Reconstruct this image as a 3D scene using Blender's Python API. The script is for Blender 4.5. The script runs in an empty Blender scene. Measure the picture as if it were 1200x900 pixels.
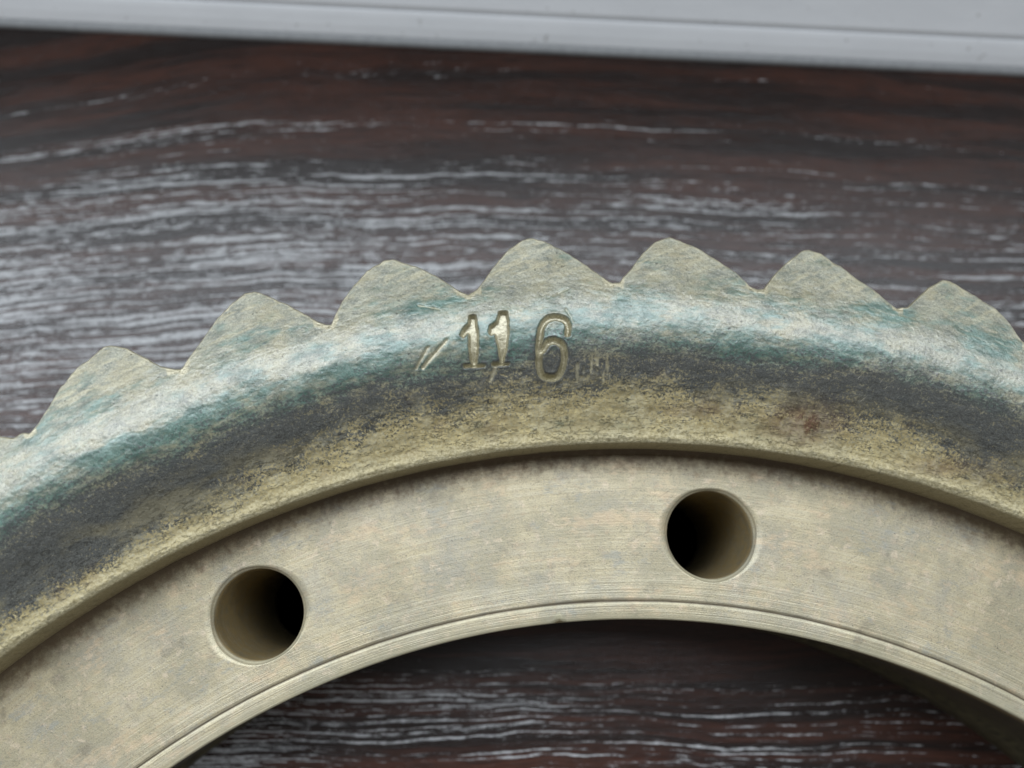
import bpy, math
import numpy as np
from mathutils import Matrix

S = 0.001                       # every length below is in millimetres
scene = bpy.context.scene
col = scene.collection

# ------------------------------------------------------------------ camera
T = 29.3                        # thickness of the gear ring under its flange face
A_, B_ = 0.2121, -0.0201
R = Matrix.Rotation(A_, 3, 'X') @ Matrix.Rotation(B_, 3, 'Y')
cam_pos = (-16.73, 107.48, 104.16 + T)
cd = bpy.data.cameras.new('camera')
cam = bpy.data.objects.new('camera', cd)
col.objects.link(cam)
M4 = R.to_4x4()
M4.translation = [c * S for c in cam_pos]
cam.matrix_world = M4
cd.sensor_width = 36.0
cd.lens = 36.0 * 950 / 1200
cd.clip_start = 0.005
cd.clip_end = 20.0
cd.dof.use_dof = True
cd.dof.focus_distance = 0.0985
cd.dof.aperture_fstop = 13.0
scene.camera = cam

# ------------------------------------------------------------------ light: dim room + the window above the sill
world = bpy.data.worlds.new('World')
scene.world = world
world.use_nodes = True
bg = world.node_tree.nodes['Background']
bg.inputs['Color'].default_value = (0.95, 0.92, 0.88, 1)
bg.inputs['Strength'].default_value = 0.23

def area(name, loc, size, rot, power, color):
    l = bpy.data.lights.new(name, 'AREA')
    l.shape = 'RECTANGLE'
    l.size, l.size_y = size[0] * S, size[1] * S
    l.energy = power
    l.color = color
    o = bpy.data.objects.new(name, l)
    o.location = [c * S for c in loc]
    o.rotation_euler = rot
    col.objects.link(o)
    return o
# window opening: daylight coming over the frame towards the room
area('window_light', (-250, 262, 715), (1150, 980), (math.radians(-90), 0, math.radians(-2.3)), 28.0, (0.86, 0.93, 1.0))

scene.view_settings.view_transform = 'Standard'
scene.view_settings.look = 'None'
scene.view_settings.exposure = 0.0
scene.view_settings.gamma = 1.0
scene.view_settings.use_curve_mapping = False
scene.render.engine = 'CYCLES'
scene.render.resolution_x, scene.render.resolution_y = 1024, 768
scene.cycles.max_bounces = 6

# ------------------------------------------------------------------ node helper
class NT:
    def __init__(self, name):
        self.m = bpy.data.materials.new(name)
        self.m.use_nodes = True
        self.t = self.m.node_tree
        self.p = self.t.nodes['Principled BSDF']
        self.out = self.t.nodes['Material Output']
        tc = self.t.nodes.new('ShaderNodeTexCoord')
        sc = self.t.nodes.new('ShaderNodeVectorMath'); sc.operation = 'SCALE'
        sc.inputs['Scale'].default_value = 1 / S
        self.t.links.new(tc.outputs['Object'], sc.inputs[0])
        self.co = sc.outputs[0]           # object coordinates in mm
        sp = self.t.nodes.new('ShaderNodeSeparateXYZ')
        self.t.links.new(self.co, sp.inputs[0])
        self.x, self.y, self.z = sp.outputs
    def put(self, sock, v):
        if hasattr(v, 'is_output') or isinstance(v, bpy.types.NodeSocket):
            self.t.links.new(v, sock)
        elif v is not None:
            sock.default_value = v
    def math(self, op, a, b=None, c=None, clamp=False):
        n = self.t.nodes.new('ShaderNodeMath'); n.operation = op; n.use_clamp = clamp
        self.put(n.inputs[0], a); self.put(n.inputs[1], b); self.put(n.inputs[2], c)
        return n.outputs[0]
    def ramp(self, v, lo, hi, a=0.0, b=1.0, smooth=True):
        n = self.t.nodes.new('ShaderNodeMapRange')
        n.interpolation_type = 'SMOOTHSTEP' if smooth else 'LINEAR'
        for i, q in enumerate((v, lo, hi, a, b)):
            self.put(n.inputs[i], q)
        return n.outputs[0]
    def vec(self, x, y, z):
        n = self.t.nodes.new('ShaderNodeCombineXYZ')
        for i, q in enumerate((x, y, z)): self.put(n.inputs[i], q)
        return n.outputs[0]
    def noise(self, v, scale=1.0, detail=3.0, rough=0.55, dist=0.0, col=False):
        n = self.t.nodes.new('ShaderNodeTexNoise')
        self.put(n.inputs['Vector'], v)
        n.inputs['Scale'].default_value = scale
        n.inputs['Detail'].default_value = detail
        n.inputs['Roughness'].default_value = rough
        n.inputs['Distortion'].default_value = dist
        return n.outputs['Color' if col else 'Fac']
    def voro(self, v, scale):
        n = self.t.nodes.new('ShaderNodeTexVoronoi')
        self.put(n.inputs['Vector'], v); n.inputs['Scale'].default_value = scale
        return n.outputs['Distance']
    def mix(self, f, a, b, blend='MIX'):
        n = self.t.nodes.new('ShaderNodeMix'); n.data_type = 'RGBA'; n.blend_type = blend
        self.put(n.inputs[0], f)
        self.put(n.inputs[6], (*a, 1) if isinstance(a, tuple) else a)
        self.put(n.inputs[7], (*b, 1) if isinstance(b, tuple) else b)
        return n.outputs[2]
    def attr(self, name):
        n = self.t.nodes.new('ShaderNodeAttribute'); n.attribute_name = name
        return n.outputs['Fac']
    def polar(self):
        r = self.math('SQRT', self.math('ADD', self.math('MULTIPLY', self.x, self.x), self.math('MULTIPLY', self.y, self.y)))
        a = self.math('ARCTAN2', self.y, self.x)
        return r, a
    def bump(self, h, dist, strength=1.0, normal=None):
        n = self.t.nodes.new('ShaderNodeBump')
        n.inputs['Strength'].default_value = strength
        n.inputs['Distance'].default_value = dist * S
        self.put(n.inputs['Height'], h)
        if normal is not None: self.put(n.inputs['Normal'], normal)
        return n.outputs[0]

# ------------------------------------------------------------------ materials
def mat_rim():
    n = NT('weathered_bronze_rim')
    r, a = n.polar()
    dark, green, bare, rust = n.attr('dark'), n.attr('green'), n.attr('bare'), n.attr('rust')
    arc = n.math('MULTIPLY', a, 130.0)
    P = n.vec(n.math('MULTIPLY', arc, 0.42), r, n.z)          # stretched along the rim
    n1 = n.noise(P, 1.1, 6, 0.68)
    n2 = n.noise(n.co, 3.2, 5, 0.72)
    n3 = n.noise(P, 0.28, 4, 0.6)
    n4 = n.noise(n.co, 7.5, 3, 0.7)
    # bare bronze under thin brown-grey oxide
    c = n.mix(n.ramp(n1, 0.3, 0.7), (0.19, 0.15, 0.066), (0.44, 0.365, 0.185))
    n5 = n.noise(n.vec(n.math('MULTIPLY', arc, 0.6), r, 7.0), 0.7, 6, 0.72)
    c = n.mix(n.ramp(n2, 0.42, 0.7), c, (0.30, 0.27, 0.165))
    # outer, greyer worn oxide on teeth and shoulder
    outer = n.ramp(r, 126.0, 134.0)
    grey = n.mix(n.ramp(n.math('ADD', n.math('MULTIPLY', n5, 0.65), n.math('MULTIPLY', n2, 0.35)), 0.34, 0.64), (0.105, 0.115, 0.088), (0.285, 0.28, 0.20))
    grey = n.mix(n.ramp(n.noise(n.vec(n.x, n.y, 31.0), 0.3, 4, 0.6), 0.45, 0.65, 0, 0.6), grey, (0.285, 0.25, 0.14))
    n6 = n.noise(n.co, 3.8, 4, 0.8)
    grey = n.mix(n.ramp(n6, 0.52, 0.62, 0, 0.55), grey, (0.085, 0.085, 0.07))
    grey = n.mix(n.ramp(n6, 0.46, 0.38, 0, 0.5), grey, (0.40, 0.38, 0.28))
    grey = n.mix(n.ramp(n1, 0.5, 0.75), grey, (0.30, 0.255, 0.15))
    c = n.mix(outer, c, grey)
    # green patina
    gm = n.ramp(n.math('ADD', green, n.math('MULTIPLY', n.math('SUBTRACT', n.math('ADD', n1, n.math('MULTIPLY', n3, 0.9)), 0.95), 2.2)), 0.2, 1.0)
    gcol = n.mix(n.ramp(n5, 0.38, 0.62), (0.022, 0.080, 0.063), (0.095, 0.19, 0.162))
    c = n.mix(n.math('MULTIPLY', gm, 0.9), c, gcol)
    # black grime, broken up by scuffs; on the step wall also painted-in shade
    br = n.math('ADD', n.math('MULTIPLY', n.math('SUBTRACT', n2, 0.5), 2.6), n.math('MULTIPLY', n.math('SUBTRACT', n1, 0.5), 1.6))
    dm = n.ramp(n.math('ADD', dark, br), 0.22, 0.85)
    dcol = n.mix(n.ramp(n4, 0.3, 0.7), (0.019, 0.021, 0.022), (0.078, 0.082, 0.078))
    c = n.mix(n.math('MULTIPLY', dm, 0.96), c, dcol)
    # fine dark creases in the cast skin near the inner lip
    cre = n.noise(n.vec(n.math('MULTIPLY', arc, 0.33), n.math('MULTIPLY', r, 1.1), 4.0), 1.2, 5, 0.7)
    crm = n.math('MULTIPLY', n.ramp(n.math('ABSOLUTE', n.math('SUBTRACT', cre, 0.5)), 0.0, 0.016, 1.0, 0.0), n.ramp(n1, 0.40, 0.60))
    crm = n.math('MULTIPLY', crm, n.ramp(r, 132.0, 127.0))
    c = n.mix(n.math('MULTIPLY', crm, 0.6), c, (0.06, 0.05, 0.035))
    c = n.mix(n.math('MULTIPLY', n.ramp(r, 130.0, 127.0), n.ramp(n3, 0.45, 0.62, 0, 0.45)), c, (0.17, 0.145, 0.08))
    # rust stain
    c = n.mix(n.math('MULTIPLY', rust, n.ramp(n2, 0.30, 0.52)), c, (0.10, 0.052, 0.028))
    # dark pits and pale scuff flecks
    pit = n.ramp(n.noise(n.co, 2.2, 4, 0.75), 0.635, 0.70)
    c = n.mix(n.math('MULTIPLY', pit, 0.75), c, (0.035, 0.033, 0.028))
    ang = n.vec(n.math('MULTIPLY', n.math('ADD', n.x, n.y), 0.55), n.math('MULTIPLY', n.math('SUBTRACT', n.y, n.x), 3.0), 0.0)
    scr = n.ramp(n.noise(ang, 0.8, 4, 0.7), 0.63, 0.72)
    fleck = n.math('MULTIPLY', n.ramp(n4, 0.66, 0.74), n.ramp(n1, 0.4, 0.6))
    c = n.mix(n.math('MULTIPLY', n.math('MAXIMUM', n.math('MULTIPLY', scr, 0.5), fleck), 0.7), c, (0.52, 0.47, 0.33))
    c = n.mix(n.ramp(n.math('ADD', r, n.math('MULTIPLY', n1, 3.0)), 125.2, 123.0, 0, 0.7), c, n.mix(n.ramp(n2, 0.35, 0.6), (0.30, 0.26, 0.145), (0.54, 0.475, 0.30)))
    c = n.mix(bare, c, n.mix(n.ramp(n2, 0.35, 0.65), (0.30, 0.27, 0.165), (0.46, 0.42, 0.29)))
    n.put(n.p.inputs['Base Color'], c)
    n.put(n.p.inputs['Metallic'], n.math('ADD', n.math('MULTIPLY', bare, 0.3), 0.12))
    ro = n.math('ADD', n.math('MULTIPLY', n2, 0.30), 0.15)
    ro = n.math('ADD', ro, n.ramp(r, 128.0, 133.0, 0.28, 0.0))
    ro = n.math('ADD', ro, n.ramp(r, 139.5, 143.0, 0.0, 0.14))
    n.put(n.p.inputs['Roughness'], ro)
    n.put(n.p.inputs['Specular IOR Level'], n.ramp(r, 127.0, 134.0, 0.3, 0.95))
    h = n.math('ADD', n.math('MULTIPLY', n2, n.ramp(r, 126.0, 133.0, 0.45, 0.24)), n.math('MULTIPLY', n4, 0.11))
    h = n.math('ADD', h, n.math('MULTIPLY', n1, n.ramp(r, 127.0, 132.0, 0.4, 0.2)))
    h = n.math('SUBTRACT', h, n.math('MULTIPLY', scr, 0.10))
    h = n.math('SUBTRACT', h, n.math('MULTIPLY', crm, 0.35))
    h = n.math('SUBTRACT', h, n.math('MULTIPLY', pit, 0.2))
    n.put(n.p.inputs['Normal'], n.bump(h, 0.29, 1.0))
    # thin glossy lacquer-like skin of old grease on the shoulder
    n.put(n.p.inputs['Coat Weight'], n.math('MULTIPLY', n.math('MULTIPLY', n.ramp(r, 129.5, 135.0), n.ramp(r, 143.0, 138.5, 0.25, 1.0)), n.ramp(n5, 0.30, 0.55, 0.35, 0.75)))
    n.p.inputs['Coat Roughness'].default_value = 0.30
    n.p.inputs['Coat IOR'].default_value = 1.6
    n.put(n.p.inputs['Coat Normal'], n.bump(n.math('ADD', n.math('MULTIPLY', n5, 0.35), n.math('MULTIPLY', n2, 0.30)), 0.20, 1.0))
    return n.m

def mat_flange():
    n = NT('machined_bronze_flange')
    r, a = n.polar()
    arc = n.math('MULTIPLY', a, 110.0)
    ringv = n.vec(n.math('MULTIPLY', arc, 0.06), n.math('MULTIPLY', r, 3.6), n.math('MULTIPLY', n.z, 0.5))
    lines = n.noise(ringv, 1.0, 3, 0.6)
    fine = n.noise(n.vec(n.math('MULTIPLY', arc, 0.12), n.math('MULTIPLY', r, 7.0), n.math('MULTIPLY', n.z, 0.5)), 1.0, 2, 0.6)
    big = n.noise(n.co, 0.16, 4, 0.62)
    big2 = n.noise(n.vec(n.math('ADD', n.x, 57.0), n.y, n.z), 0.13, 5, 0.66)
    mid = n.noise(n.co, 0.9, 5, 0.7)
    spk = n.noise(n.co, 4.5, 4, 0.75)
    c = n.mix(n.ramp(big, 0.40, 0.60), (0.27, 0.238, 0.158), (0.35, 0.298, 0.19))
    c = n.mix(n.ramp(n.math('ADD', n.math('MULTIPLY', big2, 0.6), n.math('MULTIPLY', mid, 0.4)), 0.44, 0.66, 0, 0.55), c, (0.235, 0.23, 0.205))
    c = n.mix(n.ramp(mid, 0.54, 0.68, 0, 0.5), c, (0.33, 0.25, 0.15))
    c = n.mix(n.ramp(n.noise(n.vec(n.x, n.y, n.math('ADD', n.z, 40.0)), 0.55, 5, 0.7), 0.55, 0.68, 0, 0.6), c, (0.46, 0.37, 0.27))
    c = n.mix(n.ramp(spk, 0.50, 0.66, 0, 0.62), c, (0.135, 0.13, 0.10))
    c = n.mix(n.math('MULTIPLY', n.ramp(lines, 0.38, 0.66, 0, 0.45), n.math('ADD', n.ramp(r, 108.0, 103.5, 0.18, 0.6), n.ramp(big, 0.5, 0.62, 0, 0.4))), c, (0.46, 0.425, 0.32))
    c = n.mix(n.math('MULTIPLY', n.ramp(fine, 0.56, 0.72, 0, 0.38), n.ramp(r, 109.0, 103.5, 0.2, 0.6)), c, (0.17, 0.155, 0.11))
    # short scratches, soft dark stains and coppery rubbed spots
    sv = n.vec(n.math('MULTIPLY', n.math('ADD', n.x, n.math('MULTIPLY', n.y, 0.6)), 0.22), n.math('MULTIPLY', n.math('SUBTRACT', n.y, n.math('MULTIPLY', n.x, 0.6)), 3.6), 0.0)
    scr = n.ramp(n.noise(sv, 0.9, 3, 0.65), 0.68, 0.73)
    c = n.mix(n.math('MULTIPLY', scr, 0.5), c, (0.50, 0.46, 0.35))
    st1 = n.noise(n.vec(n.x, n.y, 77.0), 0.22, 6, 0.72)
    c = n.mix(n.ramp(st1, 0.56, 0.70, 0, 0.55), c, (0.15, 0.13, 0.095))
    st2 = n.noise(n.vec(n.math('MULTIPLY', arc, 0.5), r, 55.0), 0.30, 6, 0.75)
    c = n.mix(n.ramp(st2, 0.54, 0.66, 0, 0.5), c, (0.44, 0.33, 0.21))
    c = n.mix(n.ramp(st2, 0.44, 0.34, 0, 0.5), c, (0.20, 0.21, 0.195))
    c = n.mix(n.ramp(n.noise(n.co, 1.7, 3, 0.8), 0.66, 0.72, 0, 0.7), c, (0.07, 0.06, 0.045))
    # under the rim: dirt, rust and painted-in step shadow; dirt in the turned groove
    cw = n.math('ADD', r, n.math('MULTIPLY', n.math('SUBTRACT', mid, 0.5), 4.5))
    c = n.mix(n.ramp(cw, 117.8, 121.1, 0, 0.88), c, (0.075, 0.048, 0.024))
    gr = n.attr('groove')
    c = n.mix(n.math('MULTIPLY', gr, 0.85), c, (0.05, 0.035, 0.02))
    c = n.mix(n.attr('bare'), c, (0.50, 0.47, 0.33))
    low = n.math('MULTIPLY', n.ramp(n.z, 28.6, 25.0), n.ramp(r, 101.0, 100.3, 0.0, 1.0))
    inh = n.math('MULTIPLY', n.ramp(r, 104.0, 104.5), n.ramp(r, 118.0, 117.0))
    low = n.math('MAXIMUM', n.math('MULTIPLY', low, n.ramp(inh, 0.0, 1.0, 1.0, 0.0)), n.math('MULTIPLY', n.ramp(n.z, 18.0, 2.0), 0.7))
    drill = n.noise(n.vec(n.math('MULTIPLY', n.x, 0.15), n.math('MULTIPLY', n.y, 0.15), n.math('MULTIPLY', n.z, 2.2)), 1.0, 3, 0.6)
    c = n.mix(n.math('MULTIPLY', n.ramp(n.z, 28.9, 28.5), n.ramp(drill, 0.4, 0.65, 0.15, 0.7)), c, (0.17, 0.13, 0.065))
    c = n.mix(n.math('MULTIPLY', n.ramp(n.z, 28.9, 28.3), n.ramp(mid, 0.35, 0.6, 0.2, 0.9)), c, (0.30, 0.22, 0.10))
    c = n.mix(n.math('MULTIPLY', low, 0.92), c, n.mix(n.ramp(mid, 0.4, 0.6), (0.022, 0.022, 0.014), (0.07, 0.065, 0.038)))  # bore and deep hole walls: dark oxide with their shade painted in
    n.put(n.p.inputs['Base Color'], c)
    n.p.inputs['Metallic'].default_value = 0.3
    n.put(n.p.inputs['Roughness'], n.math('ADD', n.math('MULTIPLY', mid, 0.3), 0.27))
    n.p.inputs['Specular IOR Level'].default_value = 0.4
    zone = n.math('MAXIMUM', n.ramp(r, 107.5, 103.0, 0.0, 0.42), 0.13)
    h = n.math('ADD', n.math('MULTIPLY', n.math('ADD', lines, n.math('MULTIPLY', fine, 0.7)), zone), n.math('MULTIPLY', spk, 0.24))
    h = n.math('ADD', h, n.math('MULTIPLY', mid, 0.3))
    h = n.math('SUBTRACT', h, n.math('MULTIPLY', scr, 0.25))
    n.put(n.p.inputs['Normal'], n.bump(h, 0.14, 1.0))
    return n.m

def mat_wood():
    n = NT('dark_wenge_laminate')
    # grain runs along x, gently arched
    dx = n.math('ADD', n.x, 22.0)
    arch = n.math('MULTIPLY', n.math('MULTIPLY', dx, dx), 0.00062)
    left = n.ramp(n.x, -50.0, -120.0, 0.0, 7.0)
    slope = n.ramp(n.y, 192.0, 165.0, 1.0, 0.42)
    slope = n.math('MULTIPLY', slope, n.ramp(n.y, 150.0, 110.0, 1.0, 0.4))
    v = n.math('ADD', n.y, n.math('MULTIPLY', n.math('ADD', arch, left), slope))
    wob = n.noise(n.vec(n.math('MULTIPLY', n.x, 0.035), n.math('MULTIPLY', v, 0.07), 0.0), 1.0, 3, 0.5)
    v = n.math('ADD', v, n.math('MULTIPLY', n.math('SUBTRACT', wob, 0.5), 4.0))
    v = n.math('ADD', v, n.math('MULTIPLY', n.math('MINIMUM', n.math('SUBTRACT', v, 105.0), 0.0), 0.4))
    base = n.noise(n.vec(n.math('MULTIPLY', n.x, 0.012), n.math('MULTIPLY', v, 0.22), 3.0), 1.0, 4, 0.6)
    c = n.mix(n.ramp(base, 0.40, 0.62), (0.013, 0.008, 0.0068), (0.048, 0.0185, 0.012))
    fine = n.noise(n.vec(n.math('MULTIPLY', n.x, 0.13), n.math('MULTIPLY', v, 2.6), 5.0), 1.0, 6, 0.72)
    c = n.mix(n.ramp(fine, 0.45, 0.64, 0, 0.8), c, (0.008, 0.006, 0.0058))
    # limed pores: broken pale dashes strung along grain lines
    ln = n.noise(n.vec(n.math('MULTIPLY', n.x, 0.022), n.math('MULTIPLY', v, 1.75), 9.0), 1.0, 2, 0.5)
    dash = n.noise(n.vec(n.math('MULTIPLY', n.x, 0.30), n.math('MULTIPLY', v, 1.8), 12.0), 1.0, 3, 0.6)
    rag = n.noise(n.vec(n.math('MULTIPLY', n.x, 1.4), n.math('MULTIPLY', v, 5.5), 2.0), 1.0, 4, 0.7)
    # where pores crowd: bands across the board, thinned inside the bore to paint in ring shade
    cr = n.t.nodes.new('ShaderNodeValToRGB')
    n.put(cr.inputs[0], n.ramp(v, 70.0, 210.0, 0, 1, smooth=False))
    st = [(70, .53), (80, .50), (84, .40), (91, .16), (96, .40), (110, .52), (150, .60), (168, .58), (176, .50), (179.5, .28), (182, .36), (184.5, .56), (188, .16), (192, .14), (195, .42), (197, .32), (200, .14), (210, .14)]
    el = cr.color_ramp.elements
    while len(el) < len(st): el.new(0.5)
    for e, (p, q) in zip(el, st):
        e.position = (p - 70) / 140; e.color = (q, q, q, 1)
    dens = n.math('ADD', cr.outputs[0], n.ramp(n.x, -70.0, 50.0, 0.05, -0.06))
    dens = n.math('ADD', dens, n.math('MULTIPLY', n.math('SUBTRACT', n.noise(n.vec(n.math('MULTIPLY', n.x, 0.03), n.math('MULTIPLY', v, 0.08), 1.0), 1.0, 2, 0.5), 0.5), 0.22))
    q = n.math('ADD', n.math('MULTIPLY', ln, 0.58), n.math('MULTIPLY', dash, 0.42))
    q = n.math('ADD', q, n.math('MULTIPLY', n.math('SUBTRACT', rag, 0.5), 0.20))
    q = n.math('ADD', q, n.math('MULTIPLY', n.math('SUBTRACT', dens, 0.5), 0.50))
    pm = n.ramp(q, 0.548, 0.615)
    pc = n.mix(n.ramp(rag, 0.3, 0.7), (0.20, 0.203, 0.208), (0.54, 0.55, 0.56))
    c = n.mix(n.math('MULTIPLY', pm, 0.86), c, pc)
    n.put(n.p.inputs['Base Color'], c)
    n.put(n.p.inputs['Roughness'], n.math('ADD', 0.21, n.math('MULTIPLY', pm, 0.16)))
    n.p.inputs['Specular IOR Level'].default_value = 0.34
    h = n.math('ADD', n.math('MULTIPLY', fine, 0.5), n.math('MULTIPLY', pm, -0.6))
    h = n.math('ADD', h, n.math('MULTIPLY', n.noise(n.co, 1.2, 3, 0.6), 0.35))
    n.put(n.p.inputs['Normal'], n.bump(h, 0.10, 1.0))
    return n.m

def mat_frame():
    n = NT('white_plastic_frame')
    d = n.noise(n.vec(n.math('MULTIPLY', n.x, 0.25), n.y, n.math('MULTIPLY', n.z, 0.8)), 0.25, 4, 0.6)
    c = n.mix(n.ramp(d, 0.35, 0.65), (0.80, 0.82, 0.85), (0.84, 0.86, 0.89))
    sp = n.ramp(n.noise(n.co, 0.55, 2, 0.5), 0.70, 0.73)
    c = n.mix(n.math('MULTIPLY', sp, 0.5), c, (0.25, 0.24, 0.22))
    n.put(n.p.inputs['Base Color'], c)
    n.p.inputs['Roughness'].default_value = 0.38
    n.put(n.p.inputs['Normal'], n.bump(n.noise(n.co, 1.5, 2, 0.5), 0.03, 1.0))
    return n.m

def mat_seal():
    n = NT('grey_sealant')
    n.put(n.p.inputs['Base Color'], n.mix(n.noise(n.co, 0.8, 3, 0.6), (0.20, 0.21, 0.22), (0.36, 0.37, 0.38)))
    n.p.inputs['Roughness'].default_value = 0.6
    return n.m

RIM, FLANGE, WOOD, FRAME, SEAL = mat_rim(), mat_flange(), mat_wood(), mat_frame(), mat_seal()

# ------------------------------------------------------------------ mesh helpers
def mesh_obj(name, co, faces, mat, parent=None, attrs=None, normals=None, smooth=True):
    """co (n,3) in mm, faces (m,4) int array -> linked object"""
    me = bpy.data.meshes.new(name)
    co = np.asarray(co, np.float64) * S
    faces = np.asarray(faces, np.int32)
    me.vertices.add(len(co)); me.vertices.foreach_set('co', co.astype(np.float32).ravel())
    k = faces.shape[1]
    me.loops.add(faces.size); me.loops.foreach_set('vertex_index', faces.ravel())
    me.polygons.add(len(faces))
    me.polygons.foreach_set('loop_start', np.arange(0, faces.size, k, dtype=np.int32))
    me.polygons.foreach_set('use_smooth', np.full(len(faces), smooth))
    me.update(calc_edges=True)
    for an, av in (attrs or {}).items():
        at = me.attributes.new(an, 'FLOAT', 'POINT')
        at.data.foreach_set('value', np.asarray(av, np.float32))
    if normals is not None:
        me.normals_split_custom_set_from_vertices(normals.astype(np.float32))
    me.materials.append(mat)
    o = bpy.data.objects.new(name, me)
    col.objects.link(o)
    if parent is not None: o.parent = parent
    return o

def vnormals(co, F):
    a, b, c, d = (co[F[:, i]] for i in range(4))
    fn = np.cross(c - a, d - b)
    vn = np.zeros_like(co)
    for i in range(4):
        for k in range(3):
            vn[:, k] += np.bincount(F[:, i], weights=fn[:, k], minlength=len(co))
    L = np.linalg.norm(vn, axis=1, keepdims=True)
    return vn / np.maximum(L, 1e-12)

def sub(co, F, mask):
    f = F[mask]
    ids, inv = np.unique(f, return_inverse=True)
    return ids, inv.reshape(f.shape)

_rng = np.random.default_rng(5)
_tab = _rng.random((256, 256))
def vnoise(x, y):
    xi, yi = np.floor(x).astype(int), np.floor(y).astype(int)
    fx, fy = x - xi, y - yi
    fx = fx * fx * (3 - 2 * fx); fy = fy * fy * (3 - 2 * fy)
    t = lambda i, j: _tab[(xi + i) % 256, (yi + j) % 256]
    return (t(0, 0) * (1 - fx) + t(1, 0) * fx) * (1 - fy) + (t(0, 1) * (1 - fx) + t(1, 1) * fx) * fy
def fbm(x, y, s, o=4, g=0.55):
    v = 0; a = 1; tot = 0
    for i in range(o):
        v = v + a * vnoise(x * s + 17.3 * i, y * s + 9.1 * i); tot += a; a *= g; s *= 2.03
    return v / tot - 0.5
def sstep(v, a, b):
    t = np.clip((v - a) / (b - a), 0, 1)
    return t * t * (3 - 2 * t)

# ------------------------------------------------------------------ gear ring
ring = bpy.data.objects.new('gear_ring', None)
ring.empty_display_size = 0.05
ring['label'] = 'worn bronze toothed gear ring stamped 116, lying flat on the dark wooden sill'
ring['category'] = 'gear ring'
col.objects.link(ring)

R_IN, R_BASE = 121.2, 139.0
OUT = [(122.01, 142.35), (120.83, 142.29), (120.06, 140.83), (119.6, 141.46), (118.94, 142.85), (118.16, 144.56), (117.34, 145.8), (116.48, 146.55), (115.75, 147.27), (115.37, 147.03), (114.79, 145.87), (114.08, 143.68), (113.49, 141.79), (112.81, 140.5), (112.5, 140.3), (112.0, 141.48), (111.43, 142.62), (110.44, 144.96), (109.57, 146.43), (108.82, 147.25), (108.33, 147.18), (107.73, 145.77), (107.04, 144.32), (106.37, 142.48), (105.8, 140.96), (105.34, 139.98), (105.09, 139.82), (104.4, 142.37), (103.69, 144.28), (102.85, 146.03), (102.03, 146.93), (101.62, 146.94), (100.9, 145.9), (100.04, 144.39), (99.31, 142.63), (98.68, 141.06), (98.22, 140.13), (97.71, 140.94), (97.36, 141.94), (96.71, 143.96), (95.91, 145.98), (95.21, 147.05), (94.79, 147.19), (94.22, 146.74), (93.32, 145.25), (92.41, 143.24), (91.6, 141.41), (91.03, 140.28), (90.69, 140.38), (90.01, 142.47), (89.44, 144.49), (88.71, 146.21), (88.0, 147.06), (87.46, 146.55), (86.63, 145.54), (85.66, 144.14), (84.8, 142.54), (84.18, 140.81), (83.75, 140.48), (83.41, 140.8), (82.81, 143.09), (82.14, 145.12), (81.51, 146.72), (81.11, 147.22), (80.52, 146.79), (79.64, 145.48), (78.74, 144.0), (77.84, 142.78), (77.23, 141.65), (76.77, 141.02), (76.23, 141.45), (75.72, 143.12), (75.16, 145.2), (74.54, 146.68), (74.13, 146.86), (73.54, 146.14), (72.65, 145.45), (71.73, 144.47), (71.01, 143.36), (70.44, 142.71)]

out = np.array(OUT)[::-1]
o_th, o_r = out[:, 0], out[:, 1]
gen_phi = np.array([0, .05, .12, .22, .32, .42, .48, .55, .66, .78, .88, .95, 1.0])
gen_r = np.array([140.1, 141.2, 142.9, 145.2, 146.6, 147.2, 146.9, 145.9, 144.5, 142.8, 141.2, 140.4, 140.1])
ROOT0 = 119.95                      # a root; the next roots follow every 7.2 degrees clockwise
def outline(th):
    ph = np.mod((ROOT0 - th) / 7.2, 1.0)
    g = np.interp(ph, gen_phi, gen_r)
    m = np.interp(th, o_th, o_r)
    w = sstep(th, 70.6, 71.4) * (1 - sstep(th, 120.2, 121.0))
    rr = g * (1 - w) + m * w
    k = np.floor((ROOT0 - th) / 7.2)
    rr += (1 - w) * 0.35 * np.sin(k * 12.9) * sstep(rr, 140.5, 147)
    return rr

fine_th = np.arange(54.0, 137.0, 0.062)
coarse = np.arange(137.0, 414.0, 0.4)
th = np.concatenate([fine_th, coarse])
roots_th = ROOT0 - 7.2 * np.arange(50)
roots_px = [119.95, 112.55, 105.15, 98.25, 90.88, 83.78, 76.75, 70.3]
def near_root(k): return roots_px[k] if k < len(roots_px) else ROOT0 - 7.2 * k
ROOTS = np.array([near_root(k) for k in range(50)])
root_col = []
for rt in ROOTS:
    rt2 = rt if rt >= 54 else rt + 360
    root_col.append(int(np.argmin(np.abs(th - rt2))))
NC = len(th)
thr = np.radians(th)
ro = outline(np.where(th > 180 + 54, th - 360, th))
edge_n = fbm(np.cos(thr) * 147, np.sin(thr) * 147, 0.9, 4, 0.6) * 0.42
ro = ro + edge_n
CH = 0.42                           # worn chamfer at the tooth outline
# rows
r_rows = np.concatenate([np.arange(R_IN + 0.28, R_BASE, 0.14), [R_BASE]])
NA = len(r_rows)
NB = 46
rows = [np.full(NC, q) for q in r_rows]
for i in range(1, NB + 1):
    rows.append(R_BASE + (ro - CH * 0.6 - R_BASE) * i / NB)
rg = np.array(rows)                 # (NR, NC)
NR = len(rg)
tg = np.broadcast_to(thr, rg.shape)
X, Y = rg * np.cos(tg), rg * np.sin(tg)
D = np.degrees(tg)

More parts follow.
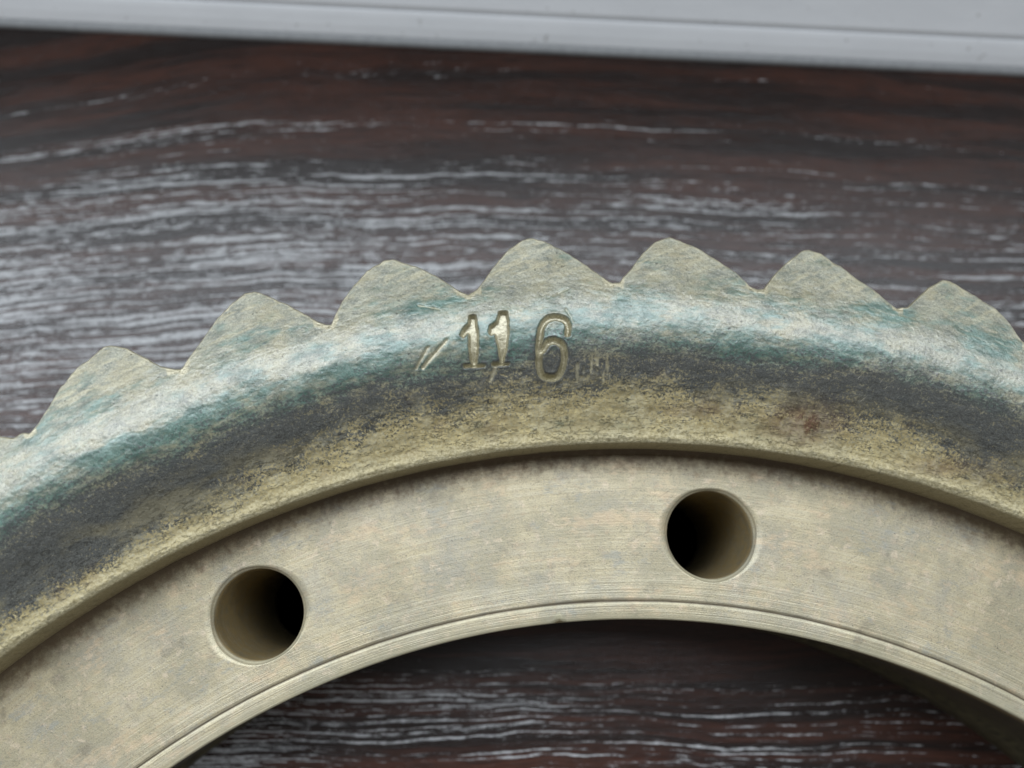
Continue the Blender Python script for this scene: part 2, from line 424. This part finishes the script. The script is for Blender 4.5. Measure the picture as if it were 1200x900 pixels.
prof_r = [121, 122.5, 124.5, 127, 130, 132.5, 134.5, 136.5, 138.5, 141, 144, 148]
prof_z = [6.75, 6.8, 7.1, 7.8, 9.4, 10.75, 11.35, 11.45, 11.1, 10.3, 9.5, 8.7]
from_r = np.linspace(120, 149, 600)
pz = np.interp(from_r, prof_r, prof_z)
k_ = np.exp(-np.linspace(-2, 2, 61) ** 2); k_ /= k_.sum()
pz = np.convolve(np.pad(pz, 30, mode='edge'), k_, mode='valid')
Z = T + np.interp(rg, from_r, pz)
# cast surface: waviness, rough tan zone near the inner lip, pits
mid_zone = sstep(D, 92 - 30, 75) * (1 - sstep(D, 108, 118))
tan_r = np.interp(D, [54, 60, 68, 76, 84, 92, 100, 106, 112, 120, 137], [124, 124.0, 124.8, 126.4, 127.6, 128.3, 128.2, 127.3, 125.2, 123.6, 123.2])
tan_r = tan_r + fbm(X, Y, 0.22, 4) * 5.5
tanm = 1 - sstep(rg, tan_r - 2.0, tan_r + 2.6)
Z += fbm(X, Y, 0.09, 2) * 0.55
Z += fbm(X, Y, 0.45, 4, 0.6) * (0.11 + 0.36 * tanm * sstep(rg, 121.8, 123.2))
Z += fbm(tg * 130 * 0.35, rg, 1.6, 3, 0.6) * (0.07 + 0.24 * tanm)
Z += fbm(X, Y, 3.0, 2) * (0.06 + 0.14 * tanm)
# lip edge rounding
Z -= 0.28 * np.exp(-((rg - R_IN - 0.28) / 0.22) ** 2)
# ---- stamped figures and scratches, millimetres in the plane of the ring
def poly_sdf(px, py, P):
    P = np.array(P); n = len(P); d = np.full(px.shape, 1e9); inside = np.zeros(px.shape, bool)
    for i in range(n):
        a, b = P[i], P[(i + 1) % n]
        e = b - a; wx, wy = px - a[0], py - a[1]
        t = np.clip((wx * e[0] + wy * e[1]) / (e @ e), 0, 1)
        d = np.minimum(d, np.hypot(wx - e[0] * t, wy - e[1] * t))
        c = ((a[1] <= py) & (py < b[1])) | ((b[1] <= py) & (py < a[1]))
        with np.errstate(divide='ignore', invalid='ignore'):
            xx = a[0] + (py - a[1]) / (b[1] - a[1] if b[1] != a[1] else 1e-9) * e[0]
        inside ^= c & (px < xx)
    return np.where(inside, -d, d)
def line_sdf(px, py, P):
    P = np.array(P); d = np.full(px.shape, 1e9)
    for a, b in zip(P[:-1], P[1:]):
        e = b - a; wx, wy = px - a[0], py - a[1]
        t = np.clip((wx * e[0] + wy * e[1]) / (e @ e), 0, 1)
        d = np.minimum(d, np.hypot(wx - e[0] * t, wy - e[1] * t))
    return d
def smooth_line(P, n=8):
    P = np.array(P); Q = []
    for i in range(len(P) - 1):
        p0, p1, p2, p3 = P[max(i - 1, 0)], P[i], P[i + 1], P[min(i + 2, len(P) - 1)]
        for t in np.linspace(0, 1, n, endpoint=False):
            Q.append(0.5 * (2 * p1 + (p2 - p0) * t + (2 * p0 - 5 * p1 + 4 * p2 - p3) * t * t + (3 * p1 - p0 - 3 * p2 + p3) * t ** 3))
    Q.append(P[-1])
    return Q
a = [(-19.84, 136.23), (-19.16, 136.23), (-18.9, 135.04), (-18.79, 134.08), (-18.72, 132.58), (-18.98, 130.56), (-19.5, 130.45), (-19.81, 131.09), (-19.92, 132.58), (-19.97, 134.03), (-20.59, 133.43), (-20.96, 133.75), (-20.6, 134.5), (-19.94, 135.26)]
ab = [(-20.56, 130.45), (-17.96, 130.5), (-18.06, 130.24), (-20.52, 130.09)]
b = [(-16.31, 136.71), (-15.33, 136.72), (-15.2, 135.59), (-15.13, 134.29), (-15.34, 132.58), (-15.76, 130.77), (-16.11, 130.71), (-16.31, 131.52), (-16.58, 132.79), (-16.83, 134.03), (-17.28, 133.76), (-17.61, 134.03), (-17.45, 134.83), (-16.62, 135.48)]
bb = [(-17.17, 130.69), (-15.08, 130.69), (-15.12, 130.48), (-17.17, 130.39)]
bt = [(-16.93, 130.46), (-16.52, 130.46), (-17.07, 128.98), (-17.44, 128.52), (-17.6, 128.66)]
s6 = [(-8.15, 134.05), (-8.13, 135.06), (-8.6, 135.71), (-9.54, 135.99), (-10.58, 135.7), (-11.26, 134.73), (-11.51, 133.23), (-11.57, 131.52), (-11.52, 130.46), (-11.18, 129.51), (-10.36, 129.15), (-9.43, 129.23), (-8.8, 130.04), (-8.52, 131.1), (-8.56, 132.16), (-8.96, 132.91), (-9.68, 133.23), (-10.51, 133.01), (-11.15, 132.16)]
sc = [(-22.5, 133.21), (-25.33, 130.03), (-24.65, 132.36), (-26.15, 129.92), (-6.94, 130.67), (-6.87, 128.77), (-6.11, 130.46), (-6.15, 128.98), (-4.82, 132.59), (-4.76, 131.1), (-4.57, 130.25), (-4.56, 128.98), (-3.2, 131.1), (-3.25, 129.62), (-8.37, 137.12), (-7.46, 135.38), (-10.55, 138.43), (-8.01, 139.75), (-25.99, 137.63), (-23.49, 137.09)]
DY = 0.40
loc = np.where((X > -30) & (X < 3) & (Y > 125) & (Y < 142))
lx, ly = X[loc], Y[loc] + DY
d1 = np.minimum(poly_sdf(lx, ly, a), poly_sdf(lx, ly, ab))
d2 = np.minimum(poly_sdf(lx, ly, b), poly_sdf(lx, ly, bb))
d6 = line_sdf(lx, ly, smooth_line(s6)) - 0.38
jig = fbm(lx, ly, 1.4, 3) * 0.16
digit_d = [d1 + jig - 0.03, d2 + jig - 0.03, d6 + jig]
carve = np.zeros(lx.shape); bare_l = np.zeros(lx.shape); halo = np.zeros(lx.shape)
for dd in digit_d:
    carve = np.maximum(carve, sstep(-dd, -0.08, 0.20))
    bare_l = np.maximum(bare_l, sstep(-dd, -0.07, 0.04))
    halo += np.exp(-(np.maximum(dd, 0) / 0.28) ** 2) * (dd > 0)
depth = 0.85 * carve
bt_d = poly_sdf(lx, ly, bt) + jig
depth = np.maximum(depth, 0.22 * sstep(-bt_d, -0.1, 0.15)); bare_l = np.maximum(bare_l, 0.7 * sstep(-bt_d, -0.1, 0.1))
for i in range(0, len(sc), 2):
    w_ = (0.20, 0.13, 0.13, 0.10, 0.09, 0.07, 0.09, 0.10, 0.07, 0.12)[i // 2 % 10]
    ds = line_sdf(lx, ly, sc[i:i + 2]) + fbm(lx, ly, 2.2, 2) * 0.22
    m_ = sstep(-ds, -w_ - 0.07, -w_ + 0.07)
    depth = np.maximum(depth, 0.2 * m_); bare_l = np.maximum(bare_l, (0.95, 0.9, 0.55, 0.35, 0.6, 0.4, 0.5, 0.5, 0.5, 0.6)[i // 2 % 10] * m_)
# soft random nicks right of the figure 6
nk = fbm(lx * 3.0 + 40, ly * 0.5, 0.9, 3) * np.exp(-((lx + 4.2) / 2.6) ** 2 - ((ly - 130.2) / 1.5) ** 2)
bare_l = np.maximum(bare_l, 0.75 * sstep(nk, 0.04, 0.12)); depth = np.maximum(depth, 0.12 * sstep(nk, 0.08, 0.16))
Z[loc] += 0.09 * np.clip(halo, 0, 1) - depth
bare = np.zeros(rg.shape); bare[loc] = bare_l
# worn bright metal along the edges of the teeth and on the inner lip
s_edge = ro[None, :] - rg
slope_out = np.abs(np.gradient(ro, thr)) / ro
en = fbm(X, Y, 1.2, 4, 0.6)
bare = np.maximum(bare, 0.95 * sstep(0.42 + 0.55 * (ro < 141.3)[None, :] + en * 1.1 - s_edge / np.sqrt(1 + slope_out ** 2), 0.0, 0.5))
bare = np.maximum(bare, 0.8 * sstep(0.75 + en * 1.5 - (rg - R_IN), 0.0, 0.7))
# scuffs on the tooth faces
tf = sstep(rg, 139.5, 143)
scf = fbm((X * 0.9 + Y * 0.45) * 0.35, (Y * 0.9 - X * 0.45) * 2.2, 1.0, 3, 0.6)
bare = np.maximum(bare, 0.6 * tf * sstep(scf, 0.07, 0.2))
lf = fbm(X, Y, 0.6, 3)
bare = np.maximum(bare, 0.35 * tanm * sstep(lf, 0.0, 0.25))
# bands
wob = fbm(X, Y, 0.10, 3) * 3.0
gb_hi = np.interp(D, [54, 75, 90, 105, 115, 137], [135.2, 134.8, 135.1, 134.6, 134.0, 134.0]) + wob
gb_lo = np.interp(D, [54, 75, 90, 105, 137], [131.6, 132.2, 131.4, 130.6, 130.6]) + wob
dark = sstep(rg, tan_r - 4.6, tan_r + 3.6) * (1 - sstep(rg, gb_lo - 3.0, gb_lo + 4.0))
dark = dark * np.interp(D, [54, 62, 70, 80, 92, 104, 112, 137], [0.90, 0.92, 0.88, 0.84, 0.82, 0.90, 0.96, 0.94]) + 0.16 * sstep(rg, 123, 125) * (1 - sstep(rg, 133, 136))
green = 0.72 * sstep(rg, gb_lo - 2.0, gb_lo + 0.6) * (1 - sstep(rg, gb_hi - 0.6, gb_hi + 2.0))
green += 0.36 * sstep(rg, 135, 137) * (1 - sstep(rg, 139.5, 145 + wob))
green += 0.25 * np.clip(fbm(X, Y, 0.16, 3) * 4, 0, 1) * sstep(rg, 136, 139)
rust = np.exp(-((X - 20.8) / 4.2) ** 2 - ((Y - 123.3) / 2.2) ** 2) * 1.0 + 0.6 * np.exp(-((X - 36.5) / 4.0) ** 2 - ((Y - 118.0) / 1.2) ** 2) + 0.35 * np.exp(-((X - 8) / 5.0) ** 2 - ((Y - 125.0) / 1.0) ** 2)
rust += 0.25 * tanm * sstep(fbm(X + 30, Y, 0.3, 3), 0.1, 0.3)

co = np.stack([X, Y, Z], -1).reshape(-1, 3)
def grid_faces(nr, nc, off=0, flip=False):
    i = np.arange(nr - 1)[:, None]; j = np.arange(nc)[None, :]; j2 = (j + 1) % nc
    f = np.stack([i * nc + j, (i + 1) * nc + j, (i + 1) * nc + j2, i * nc + j2], -1).reshape(-1, 4) + off
    return f[:, ::-1] if flip else f
F = grid_faces(NR, NC)
rowF = np.repeat(np.arange(NR - 1), NC); colF = np.tile(np.arange(NC), NR - 1)
VN = vnormals(co, F)
dark[loc] += 0.2 * np.clip(halo, 0, 1)
atts = {'dark': dark.ravel(), 'green': green.ravel(), 'bare': np.clip(bare, 0, 1).ravel(), 'rust': np.clip(rust, 0, 1).ravel()}

# outer side: chamfer, then the flank down to the sill with a slight helix
lev = [(0.0, 0.0), (0.40 * CH, 0.16), (0.72 * CH, 0.55), (0.62 * CH, 2.0), (0.5 * CH, 6), (0.1, 12), (-0.1, 18), (0.1, 25), (0.2, 33), (-0.7, 35.5)]
HEL = math.radians(-0.03)
top_r = ro - CH * 0.6
top_z = Z[-1]
sideP = []
for (dr, dz) in lev:
    t2 = thr + HEL * dz * sstep(dz, 0.3, 3.0)
    rr = top_r + dr - 2.9 * math.sin(math.pi * min(max(dz - 0.4, 0) / 33, 1)) ** 0.8
    zz = np.maximum(top_z - dz, 0.9 if dz < 35 else 0.0)
    sideP.append(np.stack([rr * np.cos(t2), rr * np.sin(t2), zz], -1))
t2 = thr + HEL * 35
sideP.append(np.stack([np.minimum(139.0, top_r) * np.cos(t2), np.minimum(139.0, top_r) * np.sin(t2), np.zeros(NC)], -1))
NS = len(sideP)
coS = np.array(sideP).reshape(-1, 3)
FS = grid_faces(NS, NC)
colS = np.tile(np.arange(NC), NS - 1)
VNS = vnormals(coS, FS)
sb = np.zeros((NS, NC)); sb[:3] = 0.95; sb[3] = 0.55
sd = np.zeros((NS, NC)); sd[4:] = 0.35
attS = {'dark': sd.ravel(), 'green': np.full(NS * NC, 0.1), 'bare': sb.ravel(), 'rust': np.zeros(NS * NC)}

# digits as parts of their own
lin = np.full(rg.size, -1)
idx = (loc[0] * NC + loc[1])
for q, dd in enumerate(digit_d):
    lin[idx[dd < 0.12]] = q
dig_face = np.where((lin[F] >= 0).all(1), lin[F[:, 0]], -1)
tooth_rows = rowF >= NA - 1
def emit(name, mask, maskS=None, parent=ring):
    ids, f = sub(co, F, mask)
    P_, N_ = co[ids], VN[ids]
    at_ = {k: v[ids] for k, v in atts.items()}
    if maskS is not None:
        ids2, f2 = sub(coS, FS, maskS)
        f = np.concatenate([f, f2 + len(P_)])
        P_ = np.concatenate([P_, coS[ids2]]); N_ = np.concatenate([N_, VNS[ids2]])
        at_ = {k: np.concatenate([at_[k], attS[k][ids2]]) for k in at_}
    return mesh_obj(name, P_, f, RIM, parent, at_, N_)

# rim = everything inside the roots, plus the step wall down to the flange and the underside
ids, f = sub(co, F, (~tooth_rows) & (dig_face < 0))
step = []
wn = fbm(np.cos(thr) * 121, np.sin(thr) * 121, 0.5, 3) * 0.12
for dr, z in ((0.28, None), (0.08, -0.16), (0.0, -0.5), (0.0, -2.2), (0.02, -4.5), (0.05, T + 0.35), (0.1, T - 0.4)):
    zz = Z[0] if z is None else (Z[0] + z if z < 0 else np.full(NC, z))
    rr = R_IN + dr + (0 if z is None else wn * 0.6)
    step.append(np.stack([rr * np.cos(thr), rr * np.sin(thr), zz], -1))
coW = np.array(step).reshape(-1, 3)
FW = grid_faces(len(step), NC, flip=True)
VNW = vnormals(coW, FW)
zW = coW[:, 2]
attW = {'dark': np.where(zW > Z[0].min() - 0.6, 0.1, 0.62), 'green': np.zeros(len(coW)), 'bare': np.where(zW > Z[0].min() - 0.3, 0.5, 0.0), 'rust': 0.35 + 0.5 * sstep(-zW, -T - 4.0, -T)}  # shade of the unlit step wall painted in, browner towards its foot
und = np.array([np.stack([q * np.cos(thr + HEL * 35), q * np.sin(thr + HEL * 35), np.full(NC, 0.0)], -1) for q in (139.0, 121.0)]).reshape(-1, 3)
FU = grid_faces(2, NC)
attU = {k: np.zeros(len(und)) for k in atts}
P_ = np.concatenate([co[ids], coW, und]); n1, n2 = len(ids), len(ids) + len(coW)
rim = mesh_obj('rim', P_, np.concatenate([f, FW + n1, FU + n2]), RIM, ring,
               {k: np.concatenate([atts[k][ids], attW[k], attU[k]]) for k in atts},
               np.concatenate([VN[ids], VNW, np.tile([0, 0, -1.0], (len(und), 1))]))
rim['label'] = 'toothed rim with green patina and a band of black grime'
for q, lab in enumerate(('first stamped figure 1', 'second stamped figure 1', 'stamped figure 6')):
    o = emit('stamped_figure', dig_face == q, parent=rim)
    o['label'] = lab
# teeth
rc = np.array(root_col)
for k in range(50):
    c1, c0 = rc[k], rc[(k + 1) % 50]
    def cm(c): return (c >= c0) & (c < c1) if c0 < c1 else (c >= c0) | (c < c1)
    emit('tooth', tooth_rows & cm(colF), cm(colS))

# ------------------------------------------------------------------ flange with twelve through holes
def build_flange():
    RB, RH0, RH1 = 100.0, 102.75, 120.6
    NT_ = 1440
    tf_ = np.arange(NT_) * (2 * math.pi / NT_)
    H0 = math.radians(84.52 - 15)          # sector boundary
    tt = tf_ + H0
    V = []; Fq = []; G = []; Bv = []
    cnt = 0
    def ringset(profile, flip=False):
        nonlocal cnt
        nr = len(profile)
        for rr, zz, g, bb in profile:
            V.append(np.stack([rr * np.cos(tt), rr * np.sin(tt), zz + 0 * tt], -1)); G.append(np.full(NT_, g)); Bv.append(np.broadcast_to(bb, (NT_,)).astype(float))
        Fq.append(grid_faces(nr, NT_, cnt, flip))
        cnt += nr * NT_
    dg = np.degrees(tt)
    nick = np.exp(-((dg - 95.08) / 0.34) ** 2)
    jit = fbm(np.cos(tt) * 100, np.sin(tt) * 100, 0.8, 4, 0.6) * 0.30
    je = np.clip(jit, 0, 1)
    ringset([(RB - 0.6, 0.0, 0, 0), (RB - 0.6, 8.0, 0, 0), (RB, 8.7, 0, 0), (RB, 20, 0, 0), (RB, T - 2.0, 0, 0),
             (RB + 0.0, T - 0.5 - 0.5 * nick, 0, 0.25 + 0.75 * nick), (RB + 0.12 + je * 0.5 + 0.35 * nick, T - 0.14 - 0.45 * nick, 0, 0.7 + 0.3 * nick),
             (RB + 0.34 + je + 0.75 * nick, T, 0, 0.35 + 0.65 * nick), (RB + 1.3, T, 0, 0)])
    gj = fbm(np.cos(tt) * 80, np.sin(tt) * 80, 0.6, 4, 0.6)
    gc = 102.26 + gj * 0.10
    gd = 0.20 * (0.75 + gj * 1.6)
    ringset([(RB + 1.3, T, 0, 0), (RB + 1.7, T, 0, 0), (gc - 0.19, T + 0.02, 0.0, 0.3), (gc - 0.04, T - gd, 1.0, 0), (gc + 0.05, T - gd, 1.0, 0), (gc + 0.14, T, 0.35, 0), (RH0, T, 0, 0)])
    ringset([(RH1, T, 0, 0), (120.95, T + 0.03, 0, 0), (121.25, T + 0.25, 0, 0)])
    # the zone with the holes
    NA_ = NT_ // 12; NSd = 26; K = 14
    for s in range(12):
        c = H0 + math.radians(15 + 30 * s)
        cx, cy = 110.87 * math.cos(c), 110.87 * math.sin(c)
        a0, a1 = c - math.radians(15), c + math.radians(15)
        A = np.linspace(a0, a1, NA_ + 1); RR = np.linspace(RH0, RH1, NSd + 1)
        bd = [(RH0, q) for q in A[:-1]] + [(q, a1) for q in RR[:-1]] + [(RH1, q) for q in A[::-1][:-1]] + [(q, a0) for q in RR[::-1][:-1]]
        bd = np.array(bd); bx, by = bd[:, 0] * np.cos(bd[:, 1]), bd[:, 0] * np.sin(bd[:, 1])
        # spread of hole points: blend of direction angle and even spacing
        ang = np.unwrap(np.arctan2(by - cy, bx - cx))
        n = len(bd)
        even = ang[0] + np.sign(ang[-1] - ang[0]) * np.arange(n) * 2 * math.pi / n
        even += np.mean(ang - even)
        ang2 = 0.55 * ang + 0.45 * even
        wob_ = 0.05 * np.sin(3 * ang2 + s) + 0.03 * np.sin(7 * ang2)
        wr = sstep(-np.sin(ang2), 0.1, 1.0)    # lower edge of each hole brighter
        base = cnt
        hole = [(5.55, 0.0, 0), (5.55, 6, 0), (5.5, 14, 0), (5.5, 22, 0), (5.5, T - 6, 0), (5.5, T - 2, 0.0), (5.52, T - 0.50, 0.1), (5.62, T - 0.40, 0.6), (5.84, T - 0.14, 0.15), (5.90, T, 0.45)]
        for rr, zz, b_ in hole:
            V.append(np.stack([cx + (rr + (wob_ if rr > 5.6 else 0)) * np.cos(ang2), cy + (rr + (wob_ if rr > 5.6 else 0)) * np.sin(ang2), np.full(n, zz)], -1)); G.append(np.zeros(n)); Bv.append(b_ * (0.35 + 0.65 * wr))
        hx, hy = cx + (5.90 + wob_) * np.cos(ang2), cy + (5.90 + wob_) * np.sin(ang2)
        for k in range(1, K + 1):
            t = (k / K) ** 1.25
            V.append(np.stack([hx * (1 - t) + bx * t, hy * (1 - t) + by * t, np.full(n, T)], -1)); G.append(np.zeros(n)); Bv.append(np.full(n, 0.0))
        m = len(hole) + K
        ccw = ang[-1] > ang[0]
        Fq.append(grid_faces(m, n, base, flip=not ccw))
        cnt += m * n
    ringset([(121.0, 0.0, 0, 0), (RB - 0.6, 0.0, 0, 0)])
    V = np.concatenate(V); Fq_ = np.concatenate(Fq)
    fl = mesh_obj('flange', V, Fq_, FLANGE, ring, {'groove': np.concatenate(G), 'bare': np.concatenate(Bv)})
    fl['label'] = 'machined inner flange with round through holes and a turned groove'
build_flange()

# ------------------------------------------------------------------ windowsill
def box_bevel(name, x0, x1, y0, y1, z0, z1, mat, parent=None, bev=0.6):
    import bmesh
    bm = bmesh.new()
    bmesh.ops.create_cube(bm, size=1.0)
    for v in bm.verts:
        v.co = ((x0 + x1) / 2 + v.co.x * (x1 - x0), (y0 + y1) / 2 + v.co.y * (y1 - y0), (z0 + z1) / 2 + v.co.z * (z1 - z0))
        v.co *= S
    if bev: bmesh.ops.bevel(bm, geom=bm.edges[:], offset=bev * S, segments=3, affect='EDGES', profile=0.5)
    me = bpy.data.meshes.new(name); bm.to_mesh(me); bm.free()
    me.materials.append(mat)
    o = bpy.data.objects.new(name, me); col.objects.link(o)
    if parent: o.parent = parent
    return o
sill = box_bevel('windowsill', -700, 700, -260, 330, -22, 0, WOOD, bev=2.0)
sill['kind'] = 'structure'

# ------------------------------------------------------------------ white window frame standing on the sill
fr = bpy.data.objects.new('window_frame', None)
fr['label'] = 'white plastic window frame along the far edge of the dark sill'
fr['category'] = 'window frame'
fr.location = (-13.72 * S, 199.66 * S, 0)
fr.rotation_euler = (0, 0, math.atan2(195.55 - 203.88, 81.62 + 107.77))
col.objects.link(fr)
def extrude(name, prof, mat, x0=-650, x1=650, n=2):
    xs = np.linspace(x0, x1, n)
    P = np.array([[x, d, z] for x in xs for d, z in prof])
    m = len(prof)
    F_ = np.array([[i * m + j, (i + 1) * m + j, (i + 1) * m + j + 1, i * m + j + 1] for i in range(n - 1) for j in range(m - 1)])
    o = mesh_obj(name, P, F_, mat, fr, smooth=False)
    return o
def arc(cx, cz, r, a0, a1, n=6):
    return [(cx + r * math.cos(math.radians(t)), cz + r * math.sin(math.radians(t))) for t in np.linspace(a0, a1, n)]
extrude('sealant_bead', arc(0.2, 0.0, 1.0, 180, 80, 7) + [(1.5, 1.1), (1.5, 0)], SEAL)
extrude('lower_moulding', [(0.35, 0.3), (0.6, 1.2), (1.6, 2.4), (2.8, 3.6), (3.4, 4.1), (3.65, 4.2), (3.8, 3.9)], FRAME)
extrude('frame_profile', [(3.75, 3.5), (3.85, 4.3), (4.2, 5.0), (9.0, 9.6), (20.0, 20.0), (21.8, 23.0), (22.0, 62.0)] + arc(25, 62, 3, 180, 90, 6) + [(56, 66), (58, 64), (58, 0)], FRAME)
